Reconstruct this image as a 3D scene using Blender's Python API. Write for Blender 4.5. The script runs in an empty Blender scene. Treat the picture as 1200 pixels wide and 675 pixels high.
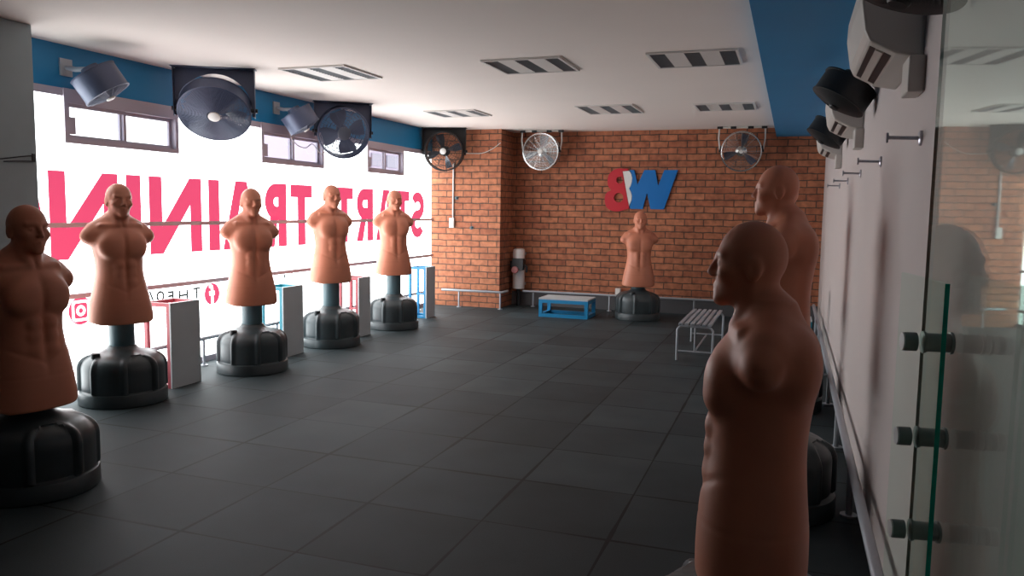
import bpy, bmesh, math, random
import numpy as np
from mathutils import Vector, Matrix
from math import pi, sin, cos, radians, sqrt, atan2

random.seed(4)
S = bpy.context.scene
COL = S.collection

# ------------------------------------------------------------------ camera
CAM_H = 1.40
YAW, PITCH, ROLL, FPX = 0.33774917, -0.09862286, 0.01507439, 926.14
_f0 = Vector((-sin(YAW), cos(YAW), 0)); _r = Vector((cos(YAW), sin(YAW), 0)); _u = Vector((0, 0, 1))
_fw = _f0 * cos(PITCH) + _u * sin(PITCH); _u2 = _u * cos(PITCH) - _f0 * sin(PITCH)
_rr = _r * cos(ROLL) + _u2 * sin(ROLL); _up = -_r * sin(ROLL) + _u2 * cos(ROLL)
cd = bpy.data.cameras.new('camera'); cam = bpy.data.objects.new('camera', cd); COL.objects.link(cam)
cam.matrix_world = Matrix(((_rr.x, _up.x, -_fw.x, 0), (_rr.y, _up.y, -_fw.y, 0), (_rr.z, _up.z, -_fw.z, CAM_H), (0, 0, 0, 1)))
cd.sensor_width = 36; cd.sensor_fit = 'HORIZONTAL'; cd.lens = FPX / 1200 * 36
cd.clip_start = 0.02; cd.clip_end = 200
S.camera = cam

# ------------------------------------------------------------------ world / exposure
W = bpy.data.worlds.new('sky'); S.world = W; W.use_nodes = True
W.node_tree.nodes['Background'].inputs[0].default_value = (0.93, 0.97, 1, 1)
W.node_tree.nodes['Background'].inputs[1].default_value = 1.6
FILM = 3.0            # brightness of the daylight in the frosted glazing
S.view_settings.view_transform = 'Standard'; S.view_settings.look = 'None'
S.view_settings.exposure = 1.0; S.view_settings.gamma = 1.0; S.view_settings.use_curve_mapping = False
try:
    S.cycles.use_denoising = True; S.cycles.max_bounces = 10; S.cycles.diffuse_bounces = 6
    S.cycles.sample_clamp_indirect = 6.0
except Exception: pass

# ------------------------------------------------------------------ materials
def mat(name, col, rough=0.6, metal=0.0, spec=0.5, noise=0.0, nscale=20.0, bump=0.0, coat=0.0):
    m = bpy.data.materials.new(name); m.use_nodes = True
    nt = m.node_tree; b = nt.nodes['Principled BSDF']
    b.inputs['Base Color'].default_value = (*col, 1); b.inputs['Roughness'].default_value = rough
    b.inputs['Metallic'].default_value = metal; b.inputs['Specular IOR Level'].default_value = spec
    if coat: b.inputs['Coat Weight'].default_value = coat
    if noise or bump:
        tc = nt.nodes.new('ShaderNodeTexCoord'); n = nt.nodes.new('ShaderNodeTexNoise')
        n.inputs['Scale'].default_value = nscale; n.inputs['Detail'].default_value = 5
        nt.links.new(tc.outputs['Object'], n.inputs['Vector'])
        if noise:
            mx = nt.nodes.new('ShaderNodeMix'); mx.data_type = 'RGBA'
            mx.inputs['A'].default_value = (*[c * (1 - noise) for c in col], 1)
            mx.inputs['B'].default_value = (*[min(1, c * (1 + noise)) for c in col], 1)
            nt.links.new(n.outputs['Fac'], mx.inputs['Factor']); nt.links.new(mx.outputs['Result'], b.inputs['Base Color'])
        if bump:
            bp = nt.nodes.new('ShaderNodeBump'); bp.inputs['Strength'].default_value = bump; bp.inputs['Distance'].default_value = 0.01
            nt.links.new(n.outputs['Fac'], bp.inputs['Height']); nt.links.new(bp.outputs['Normal'], b.inputs['Normal'])
    return m
def emis(name, col, s):
    m = bpy.data.materials.new(name); m.use_nodes = True
    b = m.node_tree.nodes['Principled BSDF']
    b.inputs['Base Color'].default_value = (*[c * .6 for c in col], 1); b.inputs['Roughness'].default_value = .5
    b.inputs['Emission Color'].default_value = (*col, 1); b.inputs['Emission Strength'].default_value = s
    return m
def glass(name, tint, ior=1.45):
    """thin architectural glass: clear with a tint, mirror-like by Fresnel on the outer faces"""
    m = bpy.data.materials.new(name); m.use_nodes = True; nt = m.node_tree
    for n in list(nt.nodes): nt.nodes.remove(n)
    o = nt.nodes.new('ShaderNodeOutputMaterial'); mx = nt.nodes.new('ShaderNodeMixShader')
    tr = nt.nodes.new('ShaderNodeBsdfTransparent'); tr.inputs[0].default_value = (*tint, 1)
    gl = nt.nodes.new('ShaderNodeBsdfGlossy'); gl.inputs['Roughness'].default_value = 0.02; gl.inputs['Color'].default_value = (.88, 1, .97, 1)
    fr = nt.nodes.new('ShaderNodeFresnel'); fr.inputs['IOR'].default_value = ior
    geo = nt.nodes.new('ShaderNodeNewGeometry'); mt = nt.nodes.new('ShaderNodeMath'); mt.operation = 'SUBTRACT'; mt.inputs[0].default_value = 1
    mm = nt.nodes.new('ShaderNodeMath'); mm.operation = 'MULTIPLY'
    nt.links.new(geo.outputs['Backfacing'], mt.inputs[1]); nt.links.new(fr.outputs[0], mm.inputs[0]); nt.links.new(mt.outputs[0], mm.inputs[1])
    nt.links.new(mm.outputs[0], mx.inputs[0]); nt.links.new(tr.outputs[0], mx.inputs[1]); nt.links.new(gl.outputs[0], mx.inputs[2]); nt.links.new(mx.outputs[0], o.inputs[0])
    return m
M = dict(
    ceil=mat('ceiling_paint', (.90, .80, .735), .8, noise=.03, nscale=1.5),
    white=mat('white_wall_paint', (.63, .55, .525), .55, noise=.03, nscale=2),
    blue=mat('blue_paint', (.015, .24, .50), .5, noise=.05, nscale=3),
    pillar=mat('grey_plaster', (.37, .43, .45), .8, noise=.08, nscale=6, bump=.2),
    frame=mat('grey_aluminium', (.52, .46, .52), .45, metal=.1),
    rail=mat('painted_steel', (.40, .43, .47), .4, metal=.3),
    skin=mat('dummy_rubber', (.62, .225, .13), .5, noise=.06, nscale=12, bump=.04),
    base=mat('base_plastic', (.040, .053, .058), .36, noise=.15, nscale=30, bump=.05),
    pole=mat('pole_plastic', (.075, .13, .15), .4),
    dark=mat('black_plastic', (.012, .013, .015), .45),
    fan=mat('fan_enamel', (.075, .09, .15), .4, metal=.2),
    fanblack=mat('fan_black_enamel', (.012, .012, .013), .5),
    chrome=mat('chrome_wire', (.62, .62, .60), .25, metal=.9),
    blade=mat('fan_blade', (.09, .10, .13), .4, metal=.3),
    label=mat('white_label', (.78, .76, .72), .5),
    panel=mat('grey_laminate', (.50, .54, .56), .55, noise=.06, nscale=9),
    boxred=mat('red_enamel', (.42, .06, .08), .4),
    boxblue=mat('blue_enamel', (.01, .24, .50), .4),
    boxteal=mat('teal_enamel', (.015, .27, .36), .4),
    plast=mat('white_plastic', (.68, .66, .62), .4),
    acwhite=mat('ac_casing', (.62, .58, .53), .4),
    steel=mat('brushed_steel', (.45, .45, .50), .3, metal=.9),
    pin=mat('pin_steel', (.30, .285, .28), .4, metal=.5),
    shiny=mat('polished_steel', (.86, .83, .82), .3, metal=.15),
    red=mat('sign_red', (.55, .01, .025), .4), swhite=mat('sign_white', (.78, .77, .75), .4), sblue=mat('sign_blue', (.0, .16, .50), .4),
    dial=mat('pink_dial', (.5, .18, .18), .4),
    text=mat('dark_vinyl', (.03, .075, .075), .6),
    film=emis('frosted_film', (.93, .985, 1), FILM * 1.04),
    vinyl=emis('red_vinyl_glow', (.39, .036, .088), 1.0),  # glow stands in for daylight passing through the red vinyl
    vwhite=emis('white_vinyl_glow', (1, .97, .97), 1.6),  # glow stands in for daylight behind the white icon parts
    cable=mat('white_cable', (.6, .58, .55), .5), condu=mat('conduit', (.66, .62, .6), .5),
    glass=glass('clear_glass', (.925, .985, .96), 1.42), winglass=glass('window_glass', (.98, .985, 1)),
    edgegrey=mat('grey_glass_edge', (.16, .21, .20), .3), edge=mat('green_glass_edge', (.0, .42, .30), .15),
    house=mat('pale_render', (.37, .315, .385), .9), housewin=mat('house_window', (.2, .18, .22), .3),
    louvre=mat('louvre_metal', (.30, .31, .32), .35, metal=.6), lampwhite=mat('fixture_white', (.72, .68, .64), .5),
    base_trim=mat('dark_skirting', (.03, .03, .033), .5),
    skirt=mat('grey_skirting_and_light_block', (.10, .10, .105), .6),  # skirting grey, shared with the added light-blocking walls
)
def N(nt, t, **kw):
    n = nt.nodes.new(t)
    for k, v in kw.items(): setattr(n, k, v)
    return n
def mk_math(nt, op, a, b=None):
    n = N(nt, 'ShaderNodeMath', operation=op)
    for i, v in enumerate((a, b)):
        if v is None: continue
        if isinstance(v, (int, float)): n.inputs[i].default_value = v
        else: nt.links.new(v, n.inputs[i])
    return n.outputs[0]
TILE, TX, TY = .582, -2.4225, 3.215
def floor_mat():
    m = bpy.data.materials.new('rubber_tiles'); m.use_nodes = True; nt = m.node_tree; b = nt.nodes['Principled BSDF']
    geo = N(nt, 'ShaderNodeNewGeometry'); sp = N(nt, 'ShaderNodeSeparateXYZ'); nt.links.new(geo.outputs['Position'], sp.inputs[0])
    u = mk_math(nt, 'DIVIDE', mk_math(nt, 'SUBTRACT', sp.outputs[0], TX), TILE)
    v = mk_math(nt, 'DIVIDE', mk_math(nt, 'SUBTRACT', sp.outputs[1], TY), TILE)
    cu, cv = mk_math(nt, 'FLOOR', u), mk_math(nt, 'FLOOR', v)
    cx = N(nt, 'ShaderNodeCombineXYZ'); nt.links.new(cu, cx.inputs[0]); nt.links.new(cv, cx.inputs[1])
    wn = N(nt, 'ShaderNodeTexWhiteNoise', noise_dimensions='3D'); nt.links.new(cx.outputs[0], wn.inputs['Vector'])
    du = mk_math(nt, 'ABSOLUTE', mk_math(nt, 'SUBTRACT', mk_math(nt, 'FRACT', u), .5))
    dv = mk_math(nt, 'ABSOLUTE', mk_math(nt, 'SUBTRACT', mk_math(nt, 'FRACT', v), .5))
    dm = mk_math(nt, 'MAXIMUM', du, dv)
    # uneven joint width
    n2 = N(nt, 'ShaderNodeTexNoise'); n2.inputs['Scale'].default_value = 1.7; nt.links.new(geo.outputs['Position'], n2.inputs['Vector'])
    thr = mk_math(nt, 'SUBTRACT', .4935, mk_math(nt, 'MULTIPLY', mk_math(nt, 'MAXIMUM', mk_math(nt, 'SUBTRACT', n2.outputs['Fac'], .42), 0), .055))
    joint = mk_math(nt, 'GREATER_THAN', dm, thr)
    n1 = N(nt, 'ShaderNodeTexNoise'); n1.inputs['Scale'].default_value = 160; n1.inputs['Detail'].default_value = 4; nt.links.new(geo.outputs['Position'], n1.inputs['Vector'])
    n3 = N(nt, 'ShaderNodeTexNoise'); n3.inputs['Scale'].default_value = 2.2; n3.inputs['Detail'].default_value = 4; nt.links.new(geo.outputs['Position'], n3.inputs['Vector'])
    t = mk_math(nt, 'ADD', mk_math(nt, 'MULTIPLY', wn.outputs['Value'], .55), .66)
    t = mk_math(nt, 'MULTIPLY', t, mk_math(nt, 'ADD', mk_math(nt, 'MULTIPLY', n1.outputs['Fac'], .7), .65))
    t = mk_math(nt, 'MULTIPLY', t, mk_math(nt, 'ADD', mk_math(nt, 'MULTIPLY', n3.outputs['Fac'], .9), .55))
    t = mk_math(nt, 'MULTIPLY', t, mk_math(nt, 'SUBTRACT', 1, mk_math(nt, 'MULTIPLY', joint, .95)))
    cm = N(nt, 'ShaderNodeMix', data_type='RGBA'); cm.inputs['A'].default_value = (0, 0, 0, 1); cm.inputs['B'].default_value = (.039, .053, .058, 1)
    cm.clamp_factor = False
    nt.links.new(t, cm.inputs['Factor']); nt.links.new(cm.outputs['Result'], b.inputs['Base Color'])
    b.inputs['Roughness'].default_value = .62; b.inputs['Specular IOR Level'].default_value = .22
    bp = N(nt, 'ShaderNodeBump'); bp.inputs['Strength'].default_value = .25; bp.inputs['Distance'].default_value = .004
    hh = mk_math(nt, 'SUBTRACT', mk_math(nt, 'MULTIPLY', n1.outputs['Fac'], .5), joint)
    nt.links.new(hh, bp.inputs['Height']); nt.links.new(bp.outputs['Normal'], b.inputs['Normal'])
    return m
def brick_mat():
    m = bpy.data.materials.new('red_brick'); m.use_nodes = True; nt = m.node_tree; b = nt.nodes['Principled BSDF']
    geo = N(nt, 'ShaderNodeNewGeometry'); sp = N(nt, 'ShaderNodeSeparateXYZ'); nt.links.new(geo.outputs['Position'], sp.inputs[0])
    c = N(nt, 'ShaderNodeCombineXYZ')
    nt.links.new(mk_math(nt, 'ADD', sp.outputs[0], sp.outputs[1]), c.inputs[0]); nt.links.new(mk_math(nt, 'ADD', sp.outputs[2], .01), c.inputs[1])
    nd = N(nt, 'ShaderNodeTexNoise'); nd.inputs['Scale'].default_value = 9; nd.inputs['Detail'].default_value = 3; nt.links.new(geo.outputs['Position'], nd.inputs['Vector'])
    wob = N(nt, 'ShaderNodeVectorMath', operation='SCALE'); nt.links.new(nd.outputs['Color'], wob.inputs[0]); wob.inputs['Scale'].default_value = .022
    ad = N(nt, 'ShaderNodeVectorMath', operation='ADD'); nt.links.new(c.outputs[0], ad.inputs[0]); nt.links.new(wob.outputs[0], ad.inputs[1])
    br = N(nt, 'ShaderNodeTexBrick'); br.offset = .5
    br.inputs['Scale'].default_value = 1; br.inputs['Brick Width'].default_value = .258; br.inputs['Row Height'].default_value = .0885
    br.inputs['Mortar Size'].default_value = .0075; br.inputs['Mortar Smooth'].default_value = .25; br.inputs['Bias'].default_value = -.1
    br.inputs['Color1'].default_value = (.49, .185, .092, 1); br.inputs['Color2'].default_value = (.36, .118, .06, 1)
    br.inputs['Mortar'].default_value = (.12, .07, .05, 1)
    nt.links.new(ad.outputs[0], br.inputs['Vector'])
    nv = N(nt, 'ShaderNodeTexNoise'); nv.inputs['Scale'].default_value = 14; nv.inputs['Detail'].default_value = 5; nt.links.new(geo.outputs['Position'], nv.inputs['Vector'])
    mx = N(nt, 'ShaderNodeMix', data_type='RGBA', blend_type='MULTIPLY'); mx.inputs['Factor'].default_value = 1
    cr = N(nt, 'ShaderNodeValToRGB'); cr.color_ramp.elements[0].color = (.6, .6, .62, 1); cr.color_ramp.elements[1].color = (1.25, 1.2, 1.15, 1)
    cr.color_ramp.elements[0].position = .25; cr.color_ramp.elements[1].position = .75
    nt.links.new(nv.outputs['Fac'], cr.inputs['Fac'])
    nt.links.new(br.outputs['Color'], mx.inputs['A']); nt.links.new(cr.outputs['Color'], mx.inputs['B'])
    nt.links.new(mx.outputs['Result'], b.inputs['Base Color']); b.inputs['Roughness'].default_value = .85
    bp = N(nt, 'ShaderNodeBump'); bp.inputs['Strength'].default_value = .8; bp.inputs['Distance'].default_value = .012
    hh = mk_math(nt, 'SUBTRACT', mk_math(nt, 'MULTIPLY', nv.outputs['Fac'], .3), br.outputs['Fac'])
    nt.links.new(hh, bp.inputs['Height']); nt.links.new(bp.outputs['Normal'], b.inputs['Normal'])
    return m
M['floor'] = floor_mat(); M['brick'] = brick_mat()

# ------------------------------------------------------------------ mesh helpers
class MB:
    def __init__(s): s.v = []; s.f = []; s.mi = []
    def add(s, vs, fs, mi=0):
        o = len(s.v); s.v += [tuple(v) for v in vs]; s.f += [tuple(i + o for i in f) for f in fs]; s.mi += [mi] * len(fs); return s
    def box(s, a, b, mi=0):
        (x0, y0, z0), (x1, y1, z1) = a, b
        vs = [(x, y, z) for x in (x0, x1) for y in (y0, y1) for z in (z0, z1)]
        return s.add(vs, [(0, 1, 3, 2), (4, 6, 7, 5), (0, 4, 5, 1), (2, 3, 7, 6), (0, 2, 6, 4), (1, 5, 7, 3)], mi)
    def tube(s, pts, r, n=10, closed=False, caps=True):
        pts = [Vector(p) for p in pts]; m = len(pts); vs = []; prev = None
        for i, p in enumerate(pts):
            if closed: d = pts[(i + 1) % m] - pts[i - 1]
            else: d = pts[min(i + 1, m - 1)] - pts[max(i - 1, 0)]
            d.normalize()
            if prev is None:
                a = d.orthogonal().normalized()
            else:
                a = prev - d * prev.dot(d); a = a.normalized() if a.length > 1e-6 else d.orthogonal().normalized()
            prev = a; b = d.cross(a)
            rr = r[i] if isinstance(r, (list, tuple)) else r
            vs += [p + (a * cos(2 * pi * k / n) + b * sin(2 * pi * k / n)) * rr for k in range(n)]
        fs = []
        for i in range(m if closed else m - 1):
            j = (i + 1) % m
            fs += [(i * n + k, i * n + (k + 1) % n, j * n + (k + 1) % n, j * n + k) for k in range(n)]
        if not closed and caps: fs += [tuple(range(n))[::-1], tuple(range((m - 1) * n, m * n))]
        return s.add(vs, fs)
    def ring(s, c, e1, e2, R, r, n=40, k=5):
        c, e1, e2 = Vector(c), Vector(e1), Vector(e2)
        return s.tube([c + (e1 * cos(2 * pi * i / n) + e2 * sin(2 * pi * i / n)) * R for i in range(n)], r, k, closed=True)
    def lathe(s, prof, c=(0, 0, 0), e1=(1, 0, 0), e2=(0, 1, 0), ax=(0, 0, 1), n=32, closed=False):
        c, e1, e2, ax = Vector(c), Vector(e1), Vector(e2), Vector(ax); vs = []; m = len(prof)
        for (r, h) in prof:
            vs += [c + ax * h + (e1 * cos(2 * pi * k / n) + e2 * sin(2 * pi * k / n)) * r for k in range(n)]
        fs = []
        for i in range(m if closed else m - 1):
            j = (i + 1) % m
            fs += [(i * n + k, i * n + (k + 1) % n, j * n + (k + 1) % n, j * n + k) for k in range(n)]
        if not closed: fs += [tuple(range(n))[::-1], tuple(range((m - 1) * n, m * n))]
        return s.add(vs, fs)
    def prism(s, poly, fn, t, mi=0):
        """poly: 2-D outline; fn(u,v,w) -> 3-D; extruded w from 0 to t"""
        n = len(poly)
        vs = [fn(u, v, 0) for u, v in poly] + [fn(u, v, t) for u, v in poly]
        fs = [tuple(range(n))[::-1], tuple(range(n, 2 * n))] + [(i, (i + 1) % n, n + (i + 1) % n, n + i) for i in range(n)]
        return s.add(vs, fs, mi)
    def strip(s, out, inn, fn, t, closed=True, mi=0):
        """flat ring (two outlines of equal length) with thickness"""
        n = len(out)
        vs = [fn(u, v, w) for w in (0, t) for L in (out, inn) for u, v in L]
        fs = []
        for i in range(n if closed else n - 1):
            j = (i + 1) % n
            fs += [(i, j, n + j, n + i), (2 * n + i, 3 * n + i, 3 * n + j, 2 * n + j), (i, 2 * n + i, 2 * n + j, j), (n + i, n + j, 3 * n + j, 3 * n + i)]
        if not closed:
            e = n - 1; fs += [(0, n, 3 * n, 2 * n), (e, 2 * n + e, 3 * n + e, n + e)]
        return s.add(vs, fs, mi)
    def mesh(s, name, mats, smooth=False, bevel=0):
        me = bpy.data.meshes.new(name); me.from_pydata([tuple(v) for v in s.v], [], s.f); 
        for m in (mats if isinstance(mats, (list, tuple)) else [mats]): me.materials.append(m)
        for p, i in zip(me.polygons, s.mi): p.material_index = i
        bm = bmesh.new(); bm.from_mesh(me); bmesh.ops.recalc_face_normals(bm, faces=bm.faces)
        if smooth:
            for f in bm.faces: f.smooth = True
            for e in bm.edges:
                if len(e.link_faces) == 2 and e.calc_face_angle(0) > radians(38): e.smooth = False
        bm.to_mesh(me); bm.free()
        return me
def obj(name, mb, mats, parent=None, smooth=False, bevel=0, local=False):
    if parent is not None and not local:
        root = parent
        off = Vector((0, 0, 0))
        while root is not None: off += Vector(root.location); root = root.parent
        mb.v = [tuple(Vector(v) - off) for v in mb.v]
    o = bpy.data.objects.new(name, mb.mesh(name, mats, smooth)); COL.objects.link(o)
    if parent is not None: o.parent = parent
    if bevel:
        b = o.modifiers.new('bevel', 'BEVEL'); b.width = bevel; b.segments = 2; b.limit_method = 'ANGLE'
    return o
def tag(o, label, cat, group=None):
    o['label'] = label; o['category'] = cat
    if group: o['group'] = group
    return o
def thing(name, label, cat, loc=(0, 0, 0), rz=0, group=None):
    o = bpy.data.objects.new(name, None); COL.objects.link(o); o.location = loc; o.rotation_euler = (0, 0, rz)
    o.empty_display_size = .1
    return tag(o, label, cat, group)
def struct(name, mb, mats, parent=None, **kw):
    o = obj(name, mb, mats, parent, **kw)
    if parent is None: o['kind'] = 'structure'
    return o
def dup(root, loc, rz, label):
    r = root.copy(); COL.objects.link(r); r.location = loc; r.rotation_euler = (0, 0, rz); r['label'] = label
    for ch in list(root.children):
        c = ch.copy(); COL.objects.link(c); c.parent = r
        for g in list(ch.children):
            d = g.copy(); COL.objects.link(d); d.parent = c
    return r

# ------------------------------------------------------------------ room
XL, XR, YC, YB, YF, ZC = -4.95, .375, 10.5, 11.05, -1.6, 2.52
COLX = -3.88
struct('floor', MB().box((-5.6, YF - .2, -.12), (.7, YB + .3, 0)), M['floor'])
struct('ceiling', MB().box((-5.6, YF - .2, ZC), (.7, YB + .3, ZC + .15)), M['ceil'])
struct('wall_right', MB().box((XR, YF - .2, 0), (XR + .2, YB + .3, ZC)), M['white'])
struct('wall_back', MB().box((COLX - .3, YB, 0), (XR, YB + .2, ZC)), M['brick'])
struct('wall_brick_pier', MB().box((XL - .3, YC, 0), (COLX, YB + .2, ZC)), M['brick'])
struct('wall_light_block', MB().box((-5.3, .50, 0), (-1.60, .66, ZC)), M['skirt'])  # unseen dark wall, added to cut bounce light on the foreground dummy
struct('wall_light_block_rear', MB().box((-2.2, YF - .2, 0), (XR, YF, ZC)).box((-2.2, YF, 0), (-2.05, .50, ZC)), M['skirt'])  # unseen dark enclosure behind the camera, added to reduce bounce light
struct('ceiling_light_block', MB().box((-2.05, YF, 2.40), (-.24, .50, 2.46)), M['skirt'])  # unseen dark lowered ceiling, added to keep near bounce light down
struct('wall_left', MB().box((-5.3, YF, 0), (-4.72, 3.25, ZC)), M['pillar'])
struct('wall_left_pillar', MB().box((-5.3, 3.25, 0), (-4.60, 3.835, ZC)), M['pillar'], bevel=.008)
struct('trim_1', MB().box((XL - .25, 3.835, 2.215), (XL + .01, YC, ZC)), M['blue'])          # blue lintel band over the glazing
struct('trim_2', MB().box((-.24, YF, 2.405), (XR, YB, ZC)), M['blue'])                       # blue dropped beam along the right wall
struct('baseboard_right', MB().box((XR - .015, YF, 0), (XR, YB, .10)), M['base_trim'])
mb = MB().box((COLX, YB - .012, 0), (XR, YB, .20)); struct('baseboard_back', mb, M['skirt'])

# frosted glazing along the left wall, with holes for three sliding windows
WINS = [(4.33, 5.445, 1.83, 2.15), (6.56, 7.655, 1.825, 2.16), (8.61, 9.57, 1.833, 2.165)]
mb = MB(); x0, x1 = XL - .012, XL
YS = 3.835
mb.box((x0, YS, .05), (x1, YC, 1.83))
ys = [YS] + [q for w in WINS for q in (w[0], w[1])] + [YC]
for i in range(0, len(ys), 2): mb.box((x0, ys[i], 1.83), (x1, ys[i + 1], 2.165))
g = struct('window_1', mb, M['film'])
fr = MB().box((XL - .05, YS, 2.16), (XL + .02, YC, 2.215)).box((XL - .05, YS, 0), (XL + .03, YC, .05))
struct('window_frame', fr, M['frame'], g)
struct('transom', MB().box((XL - .02, YS, 1.225), (XL + .025, YC, 1.258)), M['frame'], g)
struct('transom', MB().box((XL - .02, YS, .703), (XL + .025, YC, .738)), M['frame'], g)
struct('glazing_joint', MB().box((XL - .004, 4.312, .05), (XL + .002, 4.318, 2.16)).box((XL - .004, 8.085, .05), (XL + .002, 8.091, 2.16)), M['label'], g)
for k, (a, b, z0, z1) in enumerate(WINS):
    t = .035; f = MB()
    xa, xb = XL - .05, XL + .035
    f.box((xa, a, z0), (xb, b, z0 + t)).box((xa, a, z1 - t), (xb, b, z1)).box((xa, a, z0 + t), (xb, a + t, z1 - t)).box((xa, b - t, z0 + t), (xb, b, z1 - t))
    f.box((xa, a, z1), (xb, b, 2.215))
    w = struct('window_%d' % (k + 2), f, M['frame'])
    m_ = (a + b) / 2
    for (p, q, xx) in ((a + t, m_ + .02, XL - .01), (m_ - .02, b - t, XL - .035)):
        s_ = MB(); e = .026
        s_.box((xx, p, z0 + t), (xx + .022, q, z0 + t + e)).box((xx, p, z1 - t - e), (xx + .022, q, z1 - t)).box((xx, p, z0 + t + e), (xx + .022, p + e, z1 - t - e)).box((xx, q - e, z0 + t + e), (xx + .022, q, z1 - t - e))
        so = struct('sash', s_, M['frame'], w)
        struct('pane', MB().box((xx + .009, p + e, z0 + t + e), (xx + .013, q - e, z1 - t - e)), M['winglass'], so)
    struct('sash_latch', MB().box((XL + .012, a + t, z0 + t + .03), (XL + .035, a + t + .055, z0 + t + .15)), M['frame'], w)

# pale house across the street, seen through two of the small windows
hs = MB().box((-10, 11.4, -3), (-9, 24, 7))
h = thing('neighbouring_house', 'pale mauve rendered house outside, seen through the small high windows', 'building', (-9, 11.4, -3))
obj('wall', hs, M['house'], h)
for (p, q, z0, z1) in ((15.9, 16.35, 2.35, 2.62), (16.6, 17.2, 2.35, 2.62), (12.1, 12.5, 3.2, 4.2), (13.4, 13.9, 3.2, 4.2)):
    obj('house_window', MB().box((-9.0, p, z0), (-8.96, q, z1)), M['housewin'], h)
obj('parapet', MB().box((-10.1, 11.3, 7), (-8.9, 24.1, 7.25)), M['house'], h)

# ------------------------------------------------------------------ window lettering (read from the street, so mirrored in here)
def arc(cx, cy, rx, ry, a0, a1, n=18):
    return [(cx + rx * cos(radians(a0 + (a1 - a0) * i / n)), cy + ry * sin(radians(a0 + (a1 - a0) * i / n))) for i in range(n + 1)]
def stroke(path, t, su=1.0):
    """outlines either side of a path; su scales u so width stays even"""
    o, i_ = [], []
    for k, p in enumerate(path):
        a = path[max(k - 1, 0)]; b = path[min(k + 1, len(path) - 1)]
        dx, dy = b[0] - a[0], b[1] - a[1]; L = sqrt(dx * dx + dy * dy) or 1
        nx, ny = -dy / L, dx / L
        o.append((p[0] + nx * t / 2, p[1] + ny * t / 2)); i_.append((p[0] - nx * t / 2, p[1] - ny * t / 2))
    return o, i_
def glyph(mb, ch, w, h, t, fn, d):
    """letter ch in a box w x h with stroke t"""
    P = lambda pts: mb.prism(pts, fn, d)
    def K(path, tt=t): a, b = stroke(path, tt); mb.strip(a, b, fn, d, closed=False)
    R = lambda u0, v0, u1, v1: P([(u0, v0), (u1, v0), (u1, v1), (u0, v1)])
    if ch == 'I': R(0, 0, w, h)
    elif ch == 'T': R(0, h - t * .95, w, h); R(w / 2 - t / 2, 0, w / 2 + t / 2, h - t * .95)
    elif ch == 'H': R(0, 0, t, h); R(w - t, 0, w, h); R(t, h / 2 - t / 2, w - t, h / 2 + t / 2)
    elif ch == 'E': R(0, 0, t, h); [R(t, v, w, v + t) for v in (0, h / 2 - t / 2, h - t)]
    elif ch == 'L': R(0, 0, t, h); R(t, 0, w, t)
    elif ch == 'N': P([(0, 0), (t, 0), (t, h * .64), (w - t * 1.02, 0), (w, 0), (w, h), (w - t, h), (w - t, h * .36), (t * 1.02, h), (0, h)])
    elif ch == 'A':
        c = w / 2; s = t * .58
        P([(0, 0), (t * 1.02, 0), (c, h * .80), (w - t * 1.02, 0), (w, 0), (c + s, h), (c - s, h)])
        R(w * .27, h * .20, w * .73, h * .20 + t * .8)
    elif ch == 'R':
        R(0, 0, t, h)
        r = h * .29; rr = r - t / 2
        K([(t * .9, h - t / 2)] + arc(w - r, h - r, rr, rr, 90, -90) + [(t * .9, h - 2 * r + t / 2)])
        P([(w * .40, h - 2 * r + t * .3), (w * .40 + t * .9, h - 2 * r + t * .3), (w * 1.02, 0), (w * 1.02 - t * 1.1, 0)])
    elif ch == 'O':
        a = arc(w / 2, h / 2, w / 2, h / 2, 0, 360, 36)[:-1]; b = arc(w / 2, h / 2, w / 2 - t, h / 2 - t, 0, 360, 36)[:-1]; mb.strip(a, b, fn, d)
    elif ch == 'G':
        K(arc(w / 2, h / 2, w / 2 - t / 2, h / 2 - t / 2, 45, 335, 30)); R(w * .55, h * .42, w, h * .42 + t * .8); R(w - t, h * .2, w, h * .45)
    elif ch == 'S':
        rx = w / 2 - t / 2; ry = (h - t) / 4
        K(arc(w / 2, h - t / 2 - ry, rx, ry, 30, 250, 22) + [(w * .5, h / 2)] + arc(w / 2, t / 2 + ry, rx, ry, 70, -150, 22), t * .95)
FX = XL + .002
sign = thing('window_lettering', 'large red mirrored words across the frosted glazing', 'lettering', (FX, 10.26, .99))
H0, HH = .99, .64
for ch, y0, y1 in (('S', 9.835, 10.26), ('T', 9.41, 9.79), ('A', 8.87, 9.40), ('R', 8.40, 8.795), ('T', 7.925, 8.31),
                   ('T', 7.063, 7.453), ('R', 6.635, 6.99), ('A', 6.01, 6.545), ('I', 5.826, 5.968), ('N', 5.127, 5.734), ('I', 4.893, 5.04), ('N', 4.20, 4.812), ('G', 3.62, 4.135)):
    m_ = MB(); glyph(m_, ch, y1 - y0, HH, .14, lambda u, v, w_, y1=y1: (FX + w_, y1 - u, H0 + v), .002)
    obj('letter', m_, M['vinyl'], sign)
small = thing('window_caption', 'small dark mirrored letters on the lower pane beside the red round icon', 'lettering', (FX, 5.7, .57))
for ch, y0, y1, z0, hh in (('T', 5.605, 5.69, .572, .102), ('H', 5.43, 5.54, .574, .092), ('E', 5.305, 5.37, .585, .085), ('O', 5.175, 5.265, .592, .09)):
    m_ = MB(); glyph(m_, ch, y1 - y0, hh, .018, lambda u, v, w_, y1=y1, z0=z0: (FX + w_, y1 - u, z0 + v), .002)
    obj('letter', m_, M['text'], small)
obj('letter', MB().prism([(0, 0), (.018, 0), (.055, .09), (.037, .09)], lambda u, v, w_: (FX + w_, 5.15 - u, .60 + v), .002), M['text'], small)
tk = thing('window_small_print', 'row of tiny dark marks hanging just under the lower glazing bar', 'lettering', (FX, 7.0, .67))
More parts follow.
